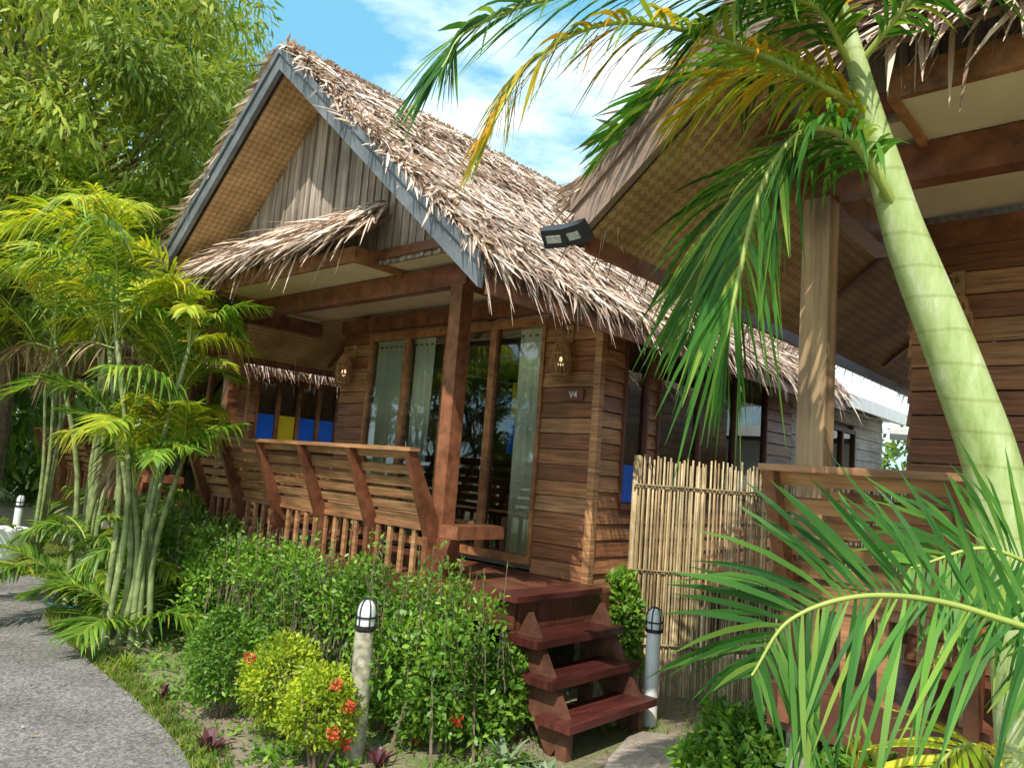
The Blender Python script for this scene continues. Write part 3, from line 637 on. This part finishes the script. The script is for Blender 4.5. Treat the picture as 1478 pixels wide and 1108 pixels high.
# foreground palm
e=empty('foreground_palm',(1.62,2.3,0)); b=np.array([1.62,2.3,0.])
ca=Acc(); C=catmull([np.array(p)-b for p in ((1.62,2.3,-.05),(1.6,2.3,.9),(1.52,2.3,1.6),(1.39,2.3,2.0),(1.2,2.3,2.47),(1.06,2.3,2.95),(.95,2.3,3.3))],40)
ca.tube(C,np.interp(np.linspace(0,1,40),[0,.42,.5,.62,.72,.8,1],[.09,.08,.076,.068,.054,.036,.022]),16,False); ca.obj('trunk',M['ptrunk'],e,True)
la=Acc();ly=Acc();ra=Acc()
def W(*pts): return [np.array(p)-b for p in pts]
frond(la,ra,W((1.18,2.28,2.5),(1.0,2.2,2.68),(.84,2.17,2.70),(.70,2.13,2.5),(.62,2.1,2.15),(.6,2.1,1.95)),84,.38,.018,.7,.1,.12,.018)
frond(ly,ra,W((1.05,2.3,2.86),(.63,2.1,2.90),(.236,1.95,2.86),(-.0,1.85,2.68),(-.1,1.8,2.46)),64,.26,.016,.7,.1,.1,.012)
frond(la,ra,W((1.0,2.3,3.05),(.6,2.15,3.10),(.15,2.0,2.98),(-.16,1.85,2.76),(-.24,1.8,2.6)),70,.32,.018,.5,.15,.1,.012)
frond(la,ra,W((1.07,2.3,2.9),(.9,2.6,3.15),(.6,2.9,3.2),(.35,3.1,3.0)),64,.38,.02,.5,.2,.1,.012)
frond(la,ra,W((1.05,2.3,3.0),(1.2,2.1,3.2),(1.35,1.95,3.15),(1.45,1.85,3.0)),50,.34,.018,.5,.2,.1,.012)
frond(ly,ra,W((1.12,2.3,2.75),(.95,2.35,2.95),(.72,2.4,3.0),(.5,2.45,2.85)),60,.34,.018,.6,.2,.1,.012)
frond(ly,ra,W((1.0,2.3,3.1),(.8,2.0,3.2),(.55,1.8,3.1),(.4,1.65,2.9)),56,.3,.018,.5,.2,.1,.011)
frond(la,ra,W((1.0,2.3,3.1),(.75,2.2,3.3),(.4,2.1,3.3),(.1,2.0,3.1)),60,.32,.018,.5,.2,.1,.011)
frond(la,ra,W((1.15,2.3,2.6),(1.05,2.5,2.8),(.85,2.8,2.8),(.75,3.0,2.5),(.72,3.1,2.2)),60,.34,.018,.7,.15,.15,.012)
frond(la,ra,W((1.02,2.3,3.0),(.85,2.15,3.08),(.62,2.0,3.0),(.42,1.9,2.82)),54,.30,.017,.5,.2,.1,.011)
la.obj('leaflets',M['frondf'],e); ly.obj('yellowing_leaflets',M['dry'],e); ra.obj('frond_stems',M['rachis'],e,True)
# low areca at right
b=np.array([1.35,1.9,0.]); e=empty('low_areca_palm',tuple(b)); la=Acc();ly=Acc();ra=Acc();ca=Acc()
frond(la,ra,W((1.40,1.8,.2),(1.45,1.7,.9),(1.28,1.62,1.27),(1.02,1.6,1.38),(.79,1.6,1.40),(.62,1.6,1.34),(.54,1.6,1.22)),76,.36,.0125,.25,.15,.33,.011,up=(0,-1,.35),fwd=.42,tip=3.0,fgain=.25,jit=.12)
frond(la,ra,W((1.42,1.95,.2),(1.5,1.95,1.0),(1.4,1.9,1.38),(1.2,1.85,1.5),(1.0,1.85,1.44)),60,.34,.014,.25,.15,.35,.011,up=(0,-1,.4),fwd=.45,tip=3,fgain=.3,jit=.12)
frond(ly,ra,W((1.38,1.9,.2),(1.33,1.95,.8),(1.2,1.9,1.02),(1.05,1.85,.97),(.97,1.85,.85)),46,.26,.013,.4,.3,.4,.010,tip=3)
for i in range(9):
    x=R.uniform(-.3,.15); ca.tube([(x*.4,R.normal()*.06,0),(x,R.normal()*.08,.45),(x*1.5-.05,R.normal()*.1,1.0)],[.012,.01,.006],8,False)
la.obj('leaflets',M['frondf'],e); ly.obj('pale_leaflets',M['frondy'],e); ra.obj('frond_stems',M['rachis'],e,True); ca.obj('canes',M['dry'],e,True)
# ------------------------------------------------------------------ trees
tree('broadleaf_tree',(-7.7,11.3,0),10.5,3.9,260,380,.15,'tree',.2,.32,.60,.19)
tree('broadleaf_tree',(-13.5,17,0),12,4.5,70,300,.26,'tree',.28,.3,.55,.3)
tree('broadleaf_tree',(-11,4.5,0),7,2.8,30,200,.25,'tree',.2,.35,.6,.35)  # tree out of view, added to be reflected in the door glass
tree('broadleaf_tree',(-14,8.5,0),8,3.0,30,200,.25,'bg',.2,.35,.6,.35)  # second unseen tree, added for the same glass reflections
e=empty('background_trees',(0,0,0)); la=Acc()
for i in range(130):
    q=R.uniform(0,1); x=-30+q*60; y=27+R.normal()*2.5-4*abs(q-.5)
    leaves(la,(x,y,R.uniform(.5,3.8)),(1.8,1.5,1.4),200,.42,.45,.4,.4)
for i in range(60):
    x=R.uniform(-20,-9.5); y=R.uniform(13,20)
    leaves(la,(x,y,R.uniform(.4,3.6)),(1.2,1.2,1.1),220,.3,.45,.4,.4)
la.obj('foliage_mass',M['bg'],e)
# ------------------------------------------------------------------ fence
e=empty('bamboo_fence',(1.04,5.9,0)); a=Acc(); x=0
while x<2.5:
    r=random.uniform(.006,.010); h=1.77+random.uniform(-.04,.04); y=random.uniform(-.008,.008); dx=random.uniform(-.012,.012)
    pts=[(x,y,0),(x+dx*.4,y,h*.35),(x+dx*.7,y,h*.7),(x+dx,y,h)]; a.tube(pts,[r,r*.98,r*.95,r*.9],8); x+=r*2+random.uniform(.0,.006)
for z in (.35,.9,1.55): 
    a.tube([(-.02,.025,z),(2.5,.025,z+.01)],.014,8); a.tube([(-.02,-.02,z+.02),(2.5,-.02,z+.03)],.008,8)
for px in (.0,1.2,2.45): a.tube([(px,.06,0),(px,.06,1.8)],.03,8)
a.obj('bamboo_poles',M['bamboo'],e,True)
# ------------------------------------------------------------------ bollards
def bollard(loc,mat,r,h):
    e=empty('garden_bollard_light',loc); a=Acc(); hh=h-.17
    if mat=='conc':
        a.tube([(0,0,-.05),(.006,0,h*.4),(-.004,0,hh)],[r*1.1,r,r*.95],14,False); a.lathe([(r*.95,0),(.001,.0)],(-.004,0,hh),14)
    else: a.lathe([(r,-.05),(r,hh),(r*.98,hh+.01),(.001,hh+.011)],(0,0,0),18)
    a.obj('post',M[mat],e,True)
    a=Acc(); a.lathe([(.05,0),(.05,.1),(.042,.13),(.025,.15),(.001,.157)],(0,0,hh+.012),16); a.obj('diffuser',M['lens'],e,True)
    a=Acc(); a.lathe([(.06,0),(.062,.02),(.054,.022),(.054,.0)],(0,0,hh+.012),16)
    a.lathe([(.053,.06),(.057,.06),(.057,.07),(.053,.07)],(0,0,hh+.012),16)
    for i in range(6):
        q=i*math.pi/3; pts=[(rr*math.cos(q),rr*math.sin(q),hh+.012+z) for rr,z in ((.056,.0),(.056,.1),(.046,.135),(.026,.157),(0,.164))]; a.tube(pts,.004,5,False)
    a.obj('cage',M['black'],e)
bollard((-.7,4.24,0),'conc',.055,.84); bollard((1.08,5.18,0),'white',.048,.76); bollard((-6.45,10.2,0),'white',.05,.78)
a=Acc(); a.lathe([(.001,.0),(.16,0),(.2,.1),(.22,.38),(.24,.42),(.21,.42),(.19,.38),(.001,.36)],(0,0,0),20); o=a.obj('white_plant_pot',M['white'],None,True); o.location=(-6.15,9.55,0)
# floodlight on neighbouring barge tip
e=empty('twin_floodlight',(.235,3.27,2.66)); e.rotation_euler=(0,0,TH)
a=Acc(); a.box(-.03,.03,.02,.08,-.02,.06); a.tube([(0,.03,.02),(0,-.03,.02)],.012,8)
ln=Acc()
for sx,ty in ((-.065,.35),(.055,-.2)):
    c=np.array([sx,-.06,.0]); d=np.array([ty*.5,-.65,-.7]); d/=np.linalg.norm(d)
    p=c-d*.024; q=c+d*.026
    a.obox(p,q,.115,.09); ln.obox(q+d*.001,q+d*.006,.07,.035); a.obox(c+np.array([0,.03,.02]),(0,.0,.03),.015,.015)
    for k in range(5): a.obox(p-d*.012+np.array([(k-2)*.018,0,0]),p+np.array([(k-2)*.018,0,0]),.004,.06)
a.obj('housings',M['black'],e); ln.obj('lenses',M['flens'],e)
# white annex behind
e=empty('white_annex',(7.4,11.4,0),TH); a=Acc(); a.box(-1,4,0,4,0,2.5); a.obj('walls',M['white'],e)
a=Acc()
for i in range(60):
    x=-1.3+i*.09; a.box(x,x+.05,-.5,4.4,2.72,2.75); 
a.box(-1.32,4.3,-.5,4.4,2.68,2.715); a.box(-1.32,4.3,-.53,-.502,2.55,2.74); a.obj('corrugated_roof',M['white'],e)
a=Acc(); a.tube(catmull([(-4.3,7.35,.05),(-4.0,7.1,.05),(-3.7,7.2,.04),(-3.3,7.0,.03),(-2.9,6.8,.02)],30),.012,8,False); a.obj('garden_hose',plain('hose_rubber',(.03,.16,.12),.4),None,True)
# ------------------------------------------------------------------ light, sky, camera
el=math.radians(50); az=Vector((-.3,-1,0)).normalized()
sv=Vector((az.x*math.cos(el),az.y*math.cos(el),math.sin(el)))
sl=bpy.data.lights.new('sun','SUN'); sl.energy=5.0; sl.angle=math.radians(.5); sl.color=(1,.95,.86)
so=bpy.data.objects.new('sun',sl); so.rotation_euler=sv.to_track_quat('Z','Y').to_euler(); so.location=(0,-5,20); col.objects.link(so)
w=bpy.data.worlds.new('World'); sc.world=w; w.use_nodes=True; nt=w.node_tree; nt.nodes.clear(); L=nt.links.new
sky=nt.nodes.new('ShaderNodeTexSky'); sky.sky_type='NISHITA'; sky.sun_disc=False; sky.sun_elevation=el; sky.sun_rotation=math.atan2(az.x,az.y); sky.dust_density=.8; sky.ozone_density=1.0
tc=nt.nodes.new('ShaderNodeTexCoord'); mp=nt.nodes.new('ShaderNodeMapping'); mp.inputs['Scale'].default_value=(1.6,1.6,4.2); mp.inputs['Location'].default_value=(.3,.2,.5); L(tc.outputs['Generated'],mp.inputs[0])
nz=nt.nodes.new('ShaderNodeTexNoise'); nz.inputs['Scale'].default_value=1.7; nz.inputs['Detail'].default_value=9; nz.inputs['Roughness'].default_value=.58; L(mp.outputs[0],nz.inputs['Vector'])
cr=ramp(nt,[(.40,(.0,0,0)),(.68,(1,1,1))]); L(nz.outputs[0],cr.inputs[0])
hz=mixc(nt,'MIX',.65,sky.outputs[0],(2.0,5.9,8.2))
c=mixc(nt,'MIX',cr.outputs[0],hz,(13.5,13.6,13.6))
bgn=nt.nodes.new('ShaderNodeBackground'); bgn.inputs[1].default_value=.15; L(c,bgn.inputs[0])
ow=nt.nodes.new('ShaderNodeOutputWorld'); L(bgn.outputs[0],ow.inputs[0])
cam=bpy.data.cameras.new('camera'); cam.lens=26.3; cam.sensor_width=36; cam.clip_end=1500; cam.clip_start=.05
co=bpy.data.objects.new('camera',cam); col.objects.link(co); sc.camera=co
p=math.radians(6.6); r=math.radians(4.4)
X=Vector((1,0,0));U=Vector((0,-math.sin(p),math.cos(p)));Fw=Vector((0,math.cos(p),math.sin(p)))
rt=X*math.cos(r)+U*math.sin(r); up=U*math.cos(r)-X*math.sin(r)
m=Matrix((rt,up,-Fw)).transposed().to_4x4(); m.translation=Vector((0,0,1.6)); co.matrix_world=m
sc.view_settings.view_transform='Standard'; sc.view_settings.look='None'; sc.view_settings.exposure=0
